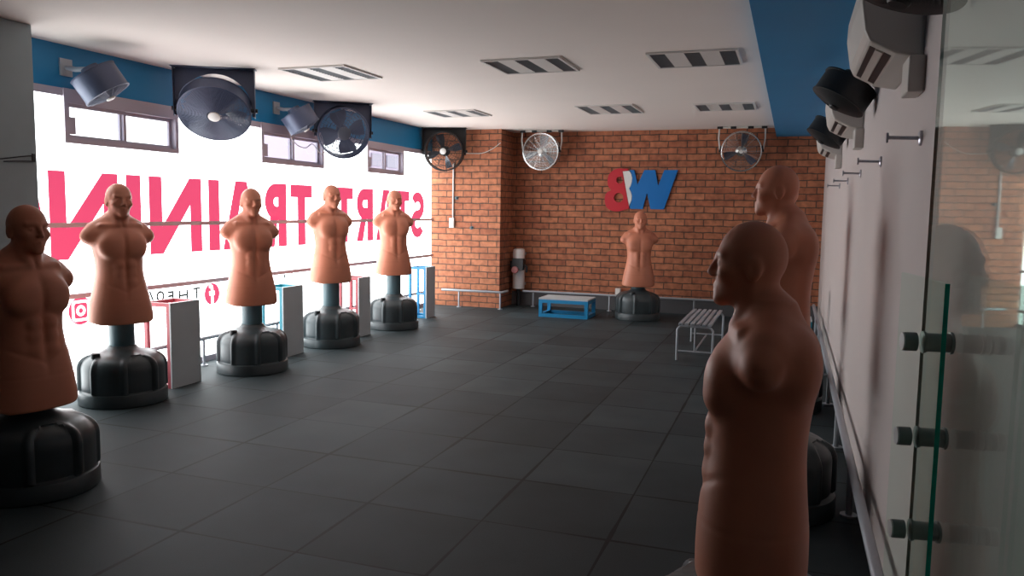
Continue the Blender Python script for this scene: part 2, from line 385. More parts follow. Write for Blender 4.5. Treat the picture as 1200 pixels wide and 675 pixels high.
for (yy, zz, hh) in ((6.93, .655, .04), (7.06, .655, .045), (10.02, .63, .04), (10.16, .62, .06), (10.3, .64, .035), (10.38, .63, .05), (9.86, .64, .04)):
    obj('mark', MB().box((FX, yy, zz), (FX + .002, yy + .022, zz + hh)), M['text'], tk)
def disc(mb, cy, cz, r, d0, d1, n=40): mb.prism(arc(0, 0, r, r, 0, 360, n)[:-1], lambda u, v, w_: (FX + d0 + w_, cy - u, cz + v), d1 - d0)
ic = thing('round_icon', 'red round icon with a white letter cut through it', 'icon', (FX, 5.846, .597), group=None)
m_ = MB(); disc(m_, 5.846, .597, .099, 0, .002); obj('disc', m_, M['vinyl'], ic)
m_ = MB(); fn = lambda u, v, w_: (FX + .002 + w_, 5.846 - u, .597 + v)
m_.prism([(-.018, -.099), (.022, -.099), (.022, -.012), (.052, -.012), (.056, .026), (.022, .026), (.022, .045), (.030, .056), (.055, .056), (.055, .088), (.018, .088), (-.010, .075), (-.018, .050), (-.018, .026), (-.042, .026), (-.042, -.012), (-.018, -.012)], fn, .002)
m_.v = [(x, 5.846 + (y - 5.846) * .72, z) for x, y, z in m_.v]
obj('letter', m_, M['vwhite'], ic)
ic = thing('camera_icon', 'red round icon with a white rounded square and ring', 'icon', (FX, 4.43, .607))
m_ = MB(); disc(m_, 4.43, .607, .105, 0, .002); obj('disc', m_, M['vinyl'], ic)
def rsq(r, c, n=6):
    o = []
    for k, (sx, sy) in enumerate(((1, 1), (-1, 1), (-1, -1), (1, -1))):
        o += arc(sx * (r - c), sy * (r - c), c, c, 90 * k, 90 * k + 90, n)
    return o
fn = lambda u, v, w_: (FX + .002 + w_, 4.43 - u, .607 + v)
m_ = MB(); m_.strip(rsq(.078, .03), rsq(.058, .02), fn, .0015); obj('square_outline', m_, M['vwhite'], ic)
m_ = MB(); m_.strip(arc(0, 0, .04, .04, 0, 360, 30)[:-1], arc(0, 0, .02, .02, 0, 360, 30)[:-1], fn, .0015); obj('ring', m_, M['vwhite'], ic)

# ------------------------------------------------------------------ ceiling light fixtures
FIX = [((-1.03, 5.705, -.40, 6.29), 'ceiling light panel nearest the blue beam, in the nearer row'),
       ((-2.27, 5.66, -1.65, 6.25), 'middle ceiling light panel of the nearer row'),
       ((-4.0, 5.56, -3.385, 6.185), 'ceiling light panel of the nearer row closest to the window wall'),
       ((-4.06, 8.38, -3.43, 8.96), 'ceiling light panel of the far row closest to the window wall'),
       ((-2.25, 8.34, -1.63, 9.05), 'middle ceiling light panel of the far row'),
       ((-1.02, 8.47, -.41, 9.02), 'ceiling light panel of the far row nearest the blue beam')]
for (xa, ya, xb, yb), lab in FIX:
    t = thing('ceiling_light', lab, 'ceiling light', ((xa + xb) / 2, (ya + yb) / 2, ZC), group='recessed ceiling light panels')
    e = .018; z0, z1 = ZC - .014, ZC
    f = MB().box((xa, ya, z0), (xb, ya + e, z1)).box((xa, yb - e, z0), (xb, yb, z1)).box((xa, ya + e, z0), (xa + e, yb - e, z1)).box((xb - e, ya + e, z0), (xb, yb - e, z1))
    obj('frame', f, M['lampwhite'], t)
    xs = xa + e; wtot = xb - xa - 2 * e; lw = wtot * .185; gap = (wtot - 3 * lw) / 2
    for k in range(3):
        a = xs + k * (lw + gap)
        lo = MB()
        lo.box((a, ya + e, ZC - .004), (a + lw, yb - e, ZC))
        n = 14
        for j in range(n):
            yy = ya + e + (yb - ya - 2 * e) * (j + .5) / n
            lo.box((a, yy - .002, ZC - .012), (a + lw, yy + .002, ZC - .004))
        obj('louvre', lo, M['louvre'], t)
        if k < 2:
            obj('reflector_panel', MB().box((a + lw, ya + e, ZC - .010), (a + lw + gap, yb - e, ZC)), M['lampwhite'], t)

# ------------------------------------------------------------------ drum fans
def frame_of(n):
    n = Vector(n).normalized(); e1 = Vector((n.y, -n.x, 0))
    e1 = e1.normalized() if e1.length > 1e-4 else Vector((1, 0, 0))
    return e1, n.cross(e1), n
def bl(mb, c, e1, e2, n, R, k, tilt=.045, r0=.18, wide=.55, off=0):
    for i in range(k):
        a0 = 2 * pi * i / k + off; P = []
        for j in range(7):
            r = R * (r0 + (.9 - r0) * j / 6); half = (wide * (.45 + .55 * sin(pi * (.15 + .7 * j / 6)))) * .5
            for s in (-1, 1):
                a = a0 + s * half
                P.append(c + (e1 * cos(a) + e2 * sin(a)) * r + n * (tilt * s))
        Q = [p + n * .004 for p in P]; m = len(P)
        fs = []
        for j in range(6):
            a, b, c_, d = 2 * j, 2 * j + 1, 2 * j + 3, 2 * j + 2
            fs += [(a, b, c_, d), (m + a, m + d, m + c_, m + b), (a, d, m + d, m + a), (b, m + b, m + c_, c_)]
        fs += [(0, m, m + 1, 1), (12, 13, m + 13, m + 12)]
        mb.add(P + Q, fs)
def drum_fan(label, hub, nrm, R, top, metal, yoke='plate', depth=.17, rings=13, wallx=None, wire=.0022, wide=.55, blades=4, hubcol='label', hubr=.2, group='drum fans hung under the ceiling', bladecol='blade', cable=False):
    e1, e2, n = frame_of(nrm); c = Vector(hub)
    hz = Vector((n.x, n.y, 0)).normalized()
    t = thing('drum_fan', label, 'fan', (c.x, c.y, top), group=group)
    d = depth / 2
    drum = obj('drum', MB().lathe([(R, -d), (R, d), (R - .012, d + .004), (R - .012, -d)], c, e1, e2, n, 48, closed=True), M[metal], t, smooth=True)
    def grille(off, cnt, dome, wires):
        g = MB()
        for i in range(cnt):
            q = .22 + .78 * i / (cnt - 1)
            g.ring(c + n * (off + dome * (1 - q * q)), e1, e2, R * q, wire if i < cnt - 1 else .006, 40, 4)
        for i in range(wires):
            a = 2 * pi * i / wires; dr = e1 * cos(a) + e2 * sin(a)
            g.tube([c + dr * R * q + n * (off + dome * (1 - q * q)) for q in (.18, .5, .75, 1)], .0022, 4)
        return g
    obj('front_grille', grille(d, rings, .03, 16), M[metal], t, smooth=True)
    obj('rear_grille', grille(-d, 7, -.02, 12), M[metal], t, smooth=True)
    b = MB(); bl(b, c, e1, e2, n, R, blades, off=.3, wide=wide); obj('blades', b, M[bladecol], t, smooth=True)
    obj('motor', MB().lathe([(0.02, -d - .05), (.06, -d - .045), (.07, -d), (.07, -.02), (.03, .0)], c, e1, e2, n, 20), M[metal], t, smooth=True)
    hb = obj('hub_cap', MB().lathe([(R * hubr, d + .026), (R * hubr, d + .036), (R * hubr * .8, d + .042)], c, e1, e2, n, 28), M[hubcol], t, smooth=True)
    w = R + .03; zt = top - c.z
    if yoke == 'plate':
        y = MB(); r2 = R + .006
        poly = [(-w, zt), (-w, -.04), (-r2, -.04)] + [(r2 * cos(radians(a)), r2 * sin(radians(a))) for a in range(180, -1, -6)] + [(r2, -.04), (w, -.04), (w, zt)]
        if r2 >= zt - .01:
            zz = zt - .012
            poly = [(-w, zt), (-w, -.04), (-r2, -.04)] + [(r2 * cos(radians(a)), min(r2 * sin(radians(a)), zz)) for a in range(180, -1, -6)] + [(r2, -.04), (w, -.04), (w, zt)]
        # one band so the outline stays a clean strip
        n_ = len(poly)
        inner = [(r2 * cos(radians(a)), min(r2 * sin(radians(a)), zt - .012)) for a in range(180, -1, -5)]
        inner = [(-r2, -.05)] + inner + [(r2, -.05)]
        m2 = len(inner); outer = []
        for (u, v) in inner:
            k = outer.__len__()
            s = k / (m2 - 1)
            if s < .3: outer.append((-w, -.05 + (zt + .05) * s / .3))
            elif s > .7: outer.append((w, -.05 + (zt + .05) * (1 - s) / .3))
            else: outer.append((-w + 2 * w * (s - .3) / .4, zt))
        y.strip(outer, inner, lambda u, v, q: c + e1 * u + Vector((0, 0, v)) - hz * (q + .01), .004, closed=False)
        for s in (-1, 1):
            y.add([c + e1 * (s * w) + hz * a + Vector((0, 0, z)) + e1 * (s * q) for a, z in ((-.012, zt), (.06, zt), (.035, -.06), (-.012, -.06)) for q in (0, .004)],
                  [(0, 2, 4, 6), (1, 7, 5, 3), (0, 1, 3, 2), (2, 3, 5, 4), (4, 5, 7, 6), (6, 7, 1, 0)])
        y.add([c + e1 * u + hz * a + Vector((0, 0, z)) for u in (-w - .015, w + .015) for a in (-.03, .08) for z in (zt - .005, zt)],
              [(0, 1, 3, 2), (4, 6, 7, 5), (0, 4, 5, 1), (2, 3, 7, 6), (0, 2, 6, 4), (1, 5, 7, 3)])
        obj('yoke', y, M[metal], t)
    elif yoke == 'arms':
        bar = MB().tube([c + e1 * (-w) + Vector((0, 0, zt - .012)), c + e1 * w + Vector((0, 0, zt - .012))], .011, 8)
        for s in (-1, 1): bar.tube([c + e1 * (s * w) + Vector((0, 0, zt - .012)), c + e1 * (s * (w + .005)) + Vector((0, 0, zt - .15)), c + e1 * (s * (R + .012))], .010, 8)
        obj('bracket', bar, M['plast'], t, smooth=True)
        for s, q in ((-1, .97), (-1, .38), (1, .38), (1, .97)):
            p = c + e1 * (s * q * w) + Vector((0, 0, zt - .014))
            obj('clamp', MB().box(p - Vector((.035, .018, .018)), p + Vector((.035, .018, .0138))), M['dark'], t)
        for s in (-1, 1): obj('pivot_knob', MB().tube([c + e1 * (s * (R - .002)) + Vector((0, 0, .07)), c + e1 * (s * (R + .014)) + Vector((0, 0, -.01))], .016, 10), M['dark'], t)
    elif yoke == 'wall':
        sx = 1 if wallx > c.x else -1
        p0 = c - n * (d + .03); p1 = Vector((wallx - sx * .012, p0.y, p0.z + .02))
        br = MB().tube([p0, p0 * .4 + p1 * .6 + Vector((0, 0, -.01)), p1], .018, 10)
        br.box((min(wallx, wallx - sx * .014), p1.y - .05, p1.z - .06), (max(wallx, wallx - sx * .014), p1.y + .05, p1.z + .06))
        obj('wall_bracket', br, M['rail'], t, smooth=True)
        t.location.z = t.location.z
    for s in (-1, 1) if yoke == 'plate' else ():
        obj('pivot_knob', MB().tube([c + e1 * (s * (R - .004)), c + e1 * (s * (w + .022))], .018, 12), M['dark'], t, smooth=True)
    return t
drum_fan('blue-grey drum fan over the window wall, tilted down, with a round white hub label', (-4.53, 5.44, 2.185), (.34, -.58, -.74), .285, ZC, 'fan', hubr=.17, depth=.11, rings=26, wire=.0042, blades=5, wide=1.1)
drum_fan('pale-rimmed drum fan with grey hub, facing the room above the window dummies', (-4.62, 7.56, 2.21), (.50, -.62, -.20), .27, ZC, 'fan', hubr=.26, hubcol='blade', rings=22, wire=.003, blades=4, wide=1.05)
drum_fan('black drum fan in the corner where the window wall meets the brick pier', (-4.62, 10.22, 2.20), (.25, -.96, -.08), .27, ZC, 'fanblack', hubr=.16)
drum_fan('drum fan seen from behind at the pillar end of the window wall', (-4.66, 4.41, 2.245), (.42, .34, -.84), .16, 2.3, 'fan', yoke='wall', wallx=XL + .01, depth=.17)
drum_fan('drum fan turned away on the blue band, half behind the pale-rimmed fan', (-4.68, 6.86, 2.265), (.42, .34, -.84), .16, 2.3, 'fan', yoke='wall', wallx=XL + .01, depth=.17)
drum_fan('silver wire-cage fan on the brick wall, right of the brick pier', (-3.375, 10.78, 2.222), (.05, -1, -.05), .255, ZC, 'chrome', yoke='arms', hubr=.14, depth=.13, blades=3)
drum_fan('silver wire-cage fan on the brick wall beside the blue beam', (-.66, 10.78, 2.20), (.05, -1, -.12), .255, ZC, 'chrome', yoke='arms', hubr=.10, depth=.13, blades=3, bladecol='fan')
FB = dict(yoke='wall', wallx=XR, depth=.11, hubcol='fanblack', bladecol='fanblack', rings=18, wire=.004, wide=1.1, blades=5)
drum_fan('black fan at the top edge, nearest above the white air conditioners', (.240, 2.12, 1.985), (-.30, -.12, -.94), .135, 1.985, 'fanblack', **FB)
drum_fan('black fan between the first and second air conditioner', (.225, 4.50, 2.03), (-.52, -.12, -.84), .14, 2.03, 'fanblack', **FB)
drum_fan('black fan between the second and third air conditioner', (.230, 6.62, 2.03), (-.52, -.12, -.84), .14, 2.03, 'fanblack', **FB)
def cable(name, label, pts, r=.005, m='cable'):
    P = [Vector(p) for p in pts]; Q = []
    for i in range(len(P) - 1):
        a, b, c, d = P[max(i - 1, 0)], P[i], P[i + 1], P[min(i + 2, len(P) - 1)]
        for k in range(8):
            s = k / 8; Q.append(.5 * ((2 * b) + (c - a) * s + (2 * a - 5 * b + 4 * c - d) * s * s + (3 * b - a - 3 * c + d) * s ** 3))
    Q.append(P[-1])
    return tag(obj(name, MB().tube(Q, r, 6), M[m], smooth=True), label, 'cable')
cable('power_cable', 'white cable loop hanging below the pale-rimmed fan', [(-4.93, 7.0, 2.215), (-4.90, 7.03, 2.10), (-4.89, 7.12, 2.035), (-4.89, 7.26, 2.02), (-4.89, 7.38, 2.07), (-4.90, 7.48, 2.03), (-4.89, 7.56, 1.98), (-4.90, 7.66, 2.03), (-4.92, 7.66, 2.22)])
cable('power_cable', 'thin pale cable sagging across the top of the brick pier', [(-4.42, 10.49, 2.19), (-4.30, 10.49, 2.185), (-4.15, 10.49, 2.19), (-4.0, 10.49, 2.25), (-3.885, 10.49, 2.33)])
# conduit and switch on the pier
t = thing('light_switch', 'white switch box at the end of a conduit on the brick pier', 'switch', (-4.615, YC, 1.2))
obj('box', MB().box((-4.65, YC - .04, 1.13), (-4.575, YC, 1.27)), M['plast'], t, bevel=.004)
obj('rocker', MB().box((-4.625, YC - .046, 1.17), (-4.60, YC - .04, 1.23)), M['label'], t)
obj('conduit', MB().tube([(-4.60, YC - .014, 1.27), (-4.595, YC - .014, 2.05)], .012, 8), M['condu'], t, smooth=True)
for (x, z, lab) in ((-4.545, 1.557, 'small dark pipe stub on the pier beside the conduit'), (-4.309, 1.135, 'small dark pipe stub on the pier right of the switch')):
    tag(obj('pipe_stub', MB().tube([(x, YC, z), (x, YC - .05, z)], .016, 10).tube([(x, YC - .006, z), (x, YC, z)], .026, 12), M['pole'], smooth=True), lab, 'pipe stub')
t = thing('wall_socket', 'white socket box on the brick wall just left of the lone dummy base', 'socket', (-2.275, YB, .25))
obj('box', MB().box((-2.315, YB - .045, .195), (-2.235, YB, .315)), M['plast'], t, bevel=.004)
obj('socket_plate', MB().box((-2.302, YB - .049, .21), (-2.248, YB - .045, .30)), M['label'], t)

# ------------------------------------------------------------------ the two-letter wall sign
def sg(px, py): return (-2.494 + (px / 8.44 - 10) * .01184, 2.002 - (py / 8.44 - 17) * .0118)
sgn = thing('wall_sign', 'raised red, white and blue two-letter sign on the brick wall', 'sign', (-2.0, YB, 1.7))
sf = lambda d0: (lambda u, v, w_: (u, YB - d0 - w_, v))
def smoothpoly(pts, n=5):
    P = [Vector(p) for p in pts]; o = []
    for i in range(len(P)):
        a, b, c, d = P[i - 1], P[i], P[(i + 1) % len(P)], P[(i + 2) % len(P)]
        for k in range(n):
            s = k / n; q = .5 * ((2 * b) + (c - a) * s + (2 * a - 5 * b + 4 * c - d) * s * s + (3 * b - a - 3 * c + d) * s ** 3); o.append((q.x, q.y))
    return o
left = [(250, 150), (205, 148), (150, 170), (112, 215), (102, 275), (112, 325), (138, 362), (100, 385), (80, 430), (82, 490), (105, 540), (150, 567), (205, 575), (260, 566), (300, 552)]
cur = []
P_ = [Vector(p) for p in left]
for i in range(len(P_) - 1):
    a, b, c_, d = P_[max(i - 1, 0)], P_[i], P_[i + 1], P_[min(i + 2, len(P_) - 1)]
    for k in range(4):
        s = k / 4; q = .5 * ((2 * b) + (c_ - a) * s + (2 * a - 5 * b + 4 * c_ - d) * s * s + (3 * b - a - 3 * c_ + d) * s ** 3); cur.append((q.x, q.y))
cur.append(left[-1])
# red half built as: outer contour from top to bottom, holes cut by a boolean-free strip split at each hole
bmr = bmesh.new()
outer = [(305, 152)] + cur + [(328, 545), (252, 175), (305, 168)]
def loop_edges(pts):
    vs = [bmr.verts.new((*sg(*p), 0)) for p in pts]
    return [bmr.edges.new((vs[i], vs[(i + 1) % len(vs)])) for i in range(len(vs))]
ed = loop_edges(outer) + loop_edges(arc(225, 262, 34, 34, 0, 360, 24)[:-1]) + loop_edges(arc(220, 437, 47, 47, 0, 360, 28)[:-1])
bmesh.ops.triangle_fill(bmr, use_beauty=True, use_dissolve=False, edges=ed)
# drop anything the fill put inside the holes
for f in list(bmr.faces):
    c_ = f.calc_center_median()
    for hx, hy, hr in ((225, 262, 33), (220, 437, 46)):
        q = sg(hx, hy)
        if (c_.x - q[0]) ** 2 + (c_.y - q[1]) ** 2 < (hr / 8.44 * .01184 * .97) ** 2 and f.is_valid: bmr.faces.remove(f); break
mr = MB(); bmr.verts.index_update()
vv = [(v.co.x, v.co.y) for v in bmr.verts]; nv = len(vv)
fs = [tuple(v.index for v in f.verts) for f in bmr.faces]
be = [(e.verts[0].index, e.verts[1].index) for e in bmr.edges if len(e.link_faces) == 1]
mr.add([(u, YB - .035, v) for u, v in vv] + [(u, YB, v) for u, v in vv], fs + [tuple(i + nv for i in f) for f in fs] + [(a, b, b + nv, a + nv) for a, b in be])
bmr.free()
obj('red_numeral', mr, M['red'], sgn)['label'] = 'red rounded half with two round holes'
wh = [(252, 175), (318, 170)] + arc(290, 258, 58, 88, 70, -58, 10)[1:] + [(320, 348)] + arc(300, 432, 52, 78, 62, -60, 10) + [(326, 508)]
wh = [(252, 175), (318, 170), (338, 200), (348, 240), (347, 280), (336, 320), (320, 346), (340, 380), (351, 420), (350, 455), (338, 490), (326, 520)]
obj('white_lobe', MB().prism([sg(*p) for p in wh], sf(0), .030), M['swhite'], sgn)['label'] = 'white lobed piece between red and blue'
bw = [(322, 163), (368, 163), (402, 300), (408, 300), (468, 163), (575, 163), (606, 308), (612, 308), (664, 163), (795, 163), (672, 548), (540, 548), (504, 395), (498, 395), (462, 548), (342, 548), (332, 525),
      (342, 492), (354, 456), (355, 420), (344, 380), (324, 346), (340, 320), (351, 280), (352, 240), (342, 200)]
obj('blue_letter', MB().prism([sg(*p) for p in bw], sf(0), .033), M['sblue'], sgn)['label'] = 'blue slanted W'

# ------------------------------------------------------------------ perimeter pipe rails
def rail(label, pts, posts, z=.24, r=.017):
    t = thing('pipe_rail', label, 'rail', (pts[0][0], pts[0][1], 0), group='low pipe rails round the room')
    obj('pipe', MB().tube([(x, y, z) for x, y in pts], r, 10), M['rail'], t, smooth=True)
    for x, y in posts:
        obj('post', MB().tube([(x, y, 0), (x, y, z)], r * .75, 8).tube([(x, y, 0), (x, y, .008)], r * 2, 10), M['rail'], t, smooth=True)
rail('low grey pipe rail on posts along the foot of the frosted glazing', [(-4.80, 4.3), (-4.80, 10.25)], [(-4.80, y) for y in (4.4, 5.55, 6.6, 7.75, 8.8, 9.8)])
rail('low grey pipe rail along the brick pier, ending at its corner', [(-4.72, 10.38), (-3.83, 10.38), (-3.80, 10.40), (-3.79, 10.60)], [(-4.45, 10.38), (-3.82, 10.38)])
rail('low grey pipe rail along the brick back wall', [(-3.66, 10.90), (.20, 10.90)], [(-3.5, 10.90), (-2.37, 10.90), (-1.2, 10.90), (-.1, 10.90)], z=.222)
rail('low grey pipe rail along the white right wall', [(.315, 1.5), (.315, 10.75)], [(.315, y) for y in (1.6, 2.75, 3.9, 5.05, 6.2, 7.35, 8.5, 9.65)], r=.02)

# ------------------------------------------------------------------ steel cylinder in the recess
t = thing('steel_canister', 'tall shiny steel cylinder with black fitting across its middle, beside the brick pier', 'canister', (-3.735, 10.93, .255))
cx, cy = -3.735, 10.925
obj('body', MB().lathe([(.085, .255), (.088, .262), (.088, .80), (.082, .825), (.06, .838)], (cx, cy, 0), n=28), M['shiny'], t, smooth=True)
fit = MB().box((cx - .06, cy - .14, .535), (cx + .11, cy - .06, .70)).box((cx - .10, cy - .11, .57), (cx - .06, cy - .06, .66)).tube([(cx + .10, cy - .1, .62), (cx + .15, cy - .09, .585), (cx + .14, cy - .07, .5)], .018, 8)
fit.lathe([(.092, .56), (.097, .565), (.097, .67), (.092, .675)], (cx, cy, 0), n=24)
ff = obj('black_fitting', fit, M['dark'], t, bevel=.01)
obj('dial', MB().lathe([(.052, .0), (.052, .02), (.045, .026)], (cx - .01, cy - .14, .535), (1, 0, 0), (0, 0, 1), (0, -1, 0), 20), M['dial'], ff, smooth=True)
obj('wall_bracket', MB().box((cx - .07, cy + .08, .30), (cx + .07, YB, .34)).box((cx - .07, cy + .08, .74), (cx + .07, YB, .78)), M['rail'], t)
obj('foot_post', MB().tube([(cx, cy, 0), (cx, cy, .257)], .03, 10), M['dark'], t, smooth=True)

# ------------------------------------------------------------------ step boxes: steel frame, one grey board face
def step_box(label, corner, size, board, col, b=.03, e=.012, group='step boxes stood about the room'):
    """corner = min corner, size = (sx,sy,sz); board = axis/side of the boarded face, e.g. '+x' or '+z'"""
    (x, y, z), (sx, sy, sz) = corner, size
    t = thing('step_box', label, 'step box', (x + sx / 2, y + sy / 2, 0), group=group)
    f = MB()
    for yy in (y, y + sy - b):
        for zz in (z, z + sz - b): f.box((x, yy, zz), (x + sx, yy + b, zz + b))
    for xx in (x, x + sx - b):
        for zz in (z, z + sz - b): f.box((xx, y + b, zz), (xx + b, y + sy - b, zz + b))
        for yy in (y, y + sy - b): f.box((xx, yy, z + b), (xx + b, yy + b, z + sz - b))
    obj('frame', f, M[col], t)
    if board == '+x': p = MB().box((x + sx, y, z), (x + sx + e, y + sy, z + sz))
    elif board == '-x': p = MB().box((x - e, y, z), (x, y + sy, z + sz))
    else: p = MB().box((x, y, z + sz), (x + sx, y + sy, z + sz + e))
    obj('board', p, M['panel'], t)
    # inner brace
    if sz > sx: obj('brace', MB().box((x + b, y + sy - b, z + sz * .42), (x + sx - b, y + sy - .006, z + sz * .42 + .02)), M[col], t)
    return t
step_box('upright red-framed step box, grey board facing the room, beside the nearest window dummy', (-4.655, 4.735, 0), (.245, .315, .655), '+x', 'boxred')
step_box('upright teal-framed step box between the second and third window dummies', (-4.635, 6.125, 0), (.24, .315, .655), '+x', 'boxteal')
step_box('upright red-framed step box between the third and fourth window dummies', (-4.615, 7.445, 0), (.24, .25, .645), '+x', 'boxred')
step_box('upright blue-framed open step box by the brick pier, past the window dummies', (-4.60, 9.09, 0), (.24, .26, .655), '+x', 'boxblue')
step_box('low bright blue step box with grey top in front of the brick wall', (-3.10, 9.90, 0), (.665, .44, .232), '+z', 'boxblue', b=.045, e=.02)
step_box('upright teal step box against the right wall, mostly behind the dummies', (-.13, 7.95, 0), (.315, .25, .655), '+z', 'boxteal')
step_box('low teal step box by the right wall beyond the upright teal one', (-.25, 8.75, 0), (.50, .40, .28), '+z', 'boxteal')

t = thing('wall_wire', 'short dark wire bent out of the grey pillar at the left edge', 'wire', (-4.60, 3.72, 1.69))
obj('wire', MB().tube([(-4.60, 3.81, 1.69), (-4.585, 3.80, 1.70), (-4.58, 3.70, 1.685), (-4.585, 3.58, 1.665), (-4.60, 3.46, 1.65)], .004, 6).tube([(-4.60, 3.80, 1.665), (-4.588, 3.795, 1.665), (-4.588, 3.66, 1.655), (-4.60, 3.60, 1.65)], .004, 6), M['dark'], t, smooth=True)
obj('wire_staple', MB().box((-4.60, 3.795, 1.66), (-4.592, 3.815, 1.71)), M['dark'], t)

# ------------------------------------------------------------------ slatted metal bench
t = thing('slatted_bench', 'low white metal bench with a slatted top, left of the right-hand dummies', 'bench', (-.81, 8.0, 0))
xa, xb, ya, yb, zt = -.975, -.645, 7.51, 8.72, .36
sl = MB()
for k in range(6):
    x = xa + .03 + (xb - xa - .06) * k / 5; obj('slat', MB().box((x - .018, ya, zt - .02), (x + .018, yb, zt)), M['rail'], t, bevel=.003)
def U(y): 
    r = .05; p = [(xa, y, 0), (xa, y, zt - .012 - r)]
    p += [(xa + r - r * cos(a), y, zt - .03 - r + r * sin(a)) for a in (pi / 8, pi / 4, 3 * pi / 8, pi / 2)]
    p += [(xb - r + r * sin(a), y, zt - .03 - r + r * cos(a)) for a in (0, pi / 8, pi / 4, 3 * pi / 8)] + [(xb, y, zt - .012 - r), (xb, y, 0)]
    return p
for y in (ya + .02, yb - .02): obj('leg_frame', MB().tube(U(y), .011, 8), M['rail'], t, smooth=True)
for y in (ya + .02, yb - .02): obj('stretcher', MB().tube([(xa, y, .09), (xb, y, .09)], .009, 8), M['rail'], t, smooth=True)
obj('stretcher', MB().tube([((xa + xb) / 2, ya + .02, .09), ((xa + xb) / 2, yb - .02, .09)], .009, 8), M['rail'], t, smooth=True)
obj('centre_post', MB().tube([((xa + xb) / 2, ya + .02, .09), ((xa + xb) / 2, ya + .02, zt - .02)], .009, 8), M['rail'], t, smooth=True)

# ------------------------------------------------------------------ air conditioners
AC_L = ['white split air conditioner on the right wall, nearest of the three', 'white split air conditioner on the right wall, second of the three', 'white split air conditioner on the right wall, farthest, by the brick wall']
for (y0, lab) in zip((2.88, 5.15, 7.30), AC_L):
    y1 = y0 + .72
    t = thing('air_conditioner', lab, 'air conditioner', (XR, y0 + .36, 1.905), group='split air conditioners along the right wall')
    prof = [(XR, 1.905), (.293, 1.922), (.212, 1.965), (.196, 2.00), (.180, 2.10), (.182, 2.17), (.20, 2.205), (XR, 2.21)]
    obj('casing', MB().prism(prof, lambda u, v, w_: (u, y0 + w_, v), y1 - y0), M['acwhite'], t, bevel=.01)
    def slot(a, b, mm, nm, o=.001):
        (u0, v0), (u1, v1) = a, b; nx, nz = (v1 - v0), -(u1 - u0); L = sqrt(nx * nx + nz * nz); nx, nz = -nx / L * o, -nz / L * o
        if nz > 0: nx, nz = -nx, -nz
        m_ = MB().add([(u + nx * k, yy, v + nz * k) for (u, v) in (a, b) for yy in (y0 + .06, y1 - .06) for k in (-2, 1)], [(0, 1, 3, 2), (4, 6, 7, 5), (0, 4, 5, 1), (2, 3, 7, 6), (0, 2, 6, 4), (1, 5, 7, 3)])
        obj(nm, m_, M[mm], t)
    q = lambda s: (.212 + (.293 - .212) * s, 1.965 + (1.922 - 1.965) * s)
    slot(q(.08), q(.30), 'dark', 'air_slot'); slot(q(.62), q(.90), 'dark', 'air_slot')
    slot(q(.32), q(.60), 'acwhite', 'vane', .006)
    obj('pipe_cover', MB().box((.325, y0 - .06, 1.79), (XR, y0 + .10, 1.905)), M['acwhite'], t, bevel=.006)

# ------------------------------------------------------------------ wall hooks
for y, lab in ((2.82, 'steel T-shaped hook on the white wall, nearest the glass door'), (4.016, 'steel T-shaped hook on the white wall, second from the glass door'), (5.156, 'steel T-shaped hook on the white wall, middle of the five'),
               (6.294, 'steel T-shaped hook on the white wall, fourth from the glass door'), (7.35, 'steel T-shaped hook on the white wall, farthest from the glass door')):
    z = 1.645; t = thing('wall_hook', lab, 'hook', (XR, y, z), group='steel hooks along the right wall')
    obj('wall_plate', MB().lathe([(.024, 0), (.024, .006), (.018, .010)], (XR, y, z), (0, 1, 0), (0, 0, 1), (-1, 0, 0), 20), M['steel'], t, smooth=True)
    obj('rod', MB().tube([(XR, y, z), (XR - .098, y, z + .003)], .006, 10), M['steel'], t, smooth=True)
    obj('end_cap', MB().lathe([(.016, 0), (.016, .006)], (XR - .096, y, z + .003), (0, 1, 0), (0, 0, 1), (-1, 0, 0), 16), M['steel'], t, smooth=True)

# ------------------------------------------------------------------ training dummies
def surface_nets(F, org, h):
    s = F < 0
    nx, ny, nz = F.shape
    acc = np.zeros((nx - 1, ny - 1, nz - 1, 3)); cnt = np.zeros((nx - 1, ny - 1, nz - 1))
    corners = [(i, j, k) for i in (0, 1) for j in (0, 1) for k in (0, 1)]
    def sub(A, c): return A[c[0]:nx - 1 + c[0], c[1]:ny - 1 + c[1], c[2]:nz - 1 + c[2]]
    for a in corners:
        for ax in range(3):
            if a[ax]: continue
            b = list(a); b[ax] = 1
            fa, fb = sub(F, a), sub(F, b); m = (fa < 0) != (fb < 0)
            tt = np.where(m, fa / np.where(m, fa - fb, 1), 0)
            for q in range(3):
                acc[..., q] += np.where(m, a[q] + (tt if q == ax else 0), 0)
            cnt += m
    act = cnt > 0
    idx = -np.ones(cnt.shape, int); idx[act] = np.arange(act.sum())
    g = np.argwhere(act)
    V = (g + acc[act] / cnt[act][:, None]) * h + org
    faces = []
    for ax in range(3):
        o1, o2 = [q for q in range(3) if q != ax]
        sl = [slice(1, -1)] * 3; sl[ax] = slice(0, -1)
        sl2 = list(sl); sl2[ax] = slice(1, None)
        m = s[tuple(sl)] != s[tuple(sl2)]
        p = np.argwhere(m)
        for q in range(3):
            if q != ax: p[:, q] += 1
        fl = s[tuple(sl)][m]
        def I(d1, d2):
            r = p.copy(); r[:, o1] -= d1; r[:, o2] -= d2; return idx[r[:, 0], r[:, 1], r[:, 2]]
        Q = np.stack([I(0, 0), I(1, 0), I(1, 1), I(0, 1)], 1)
        flip = fl if ax != 1 else ~fl
        Q[~flip] = Q[~flip][:, ::-1]
        faces.append(Q)
    return V, np.concatenate(faces)
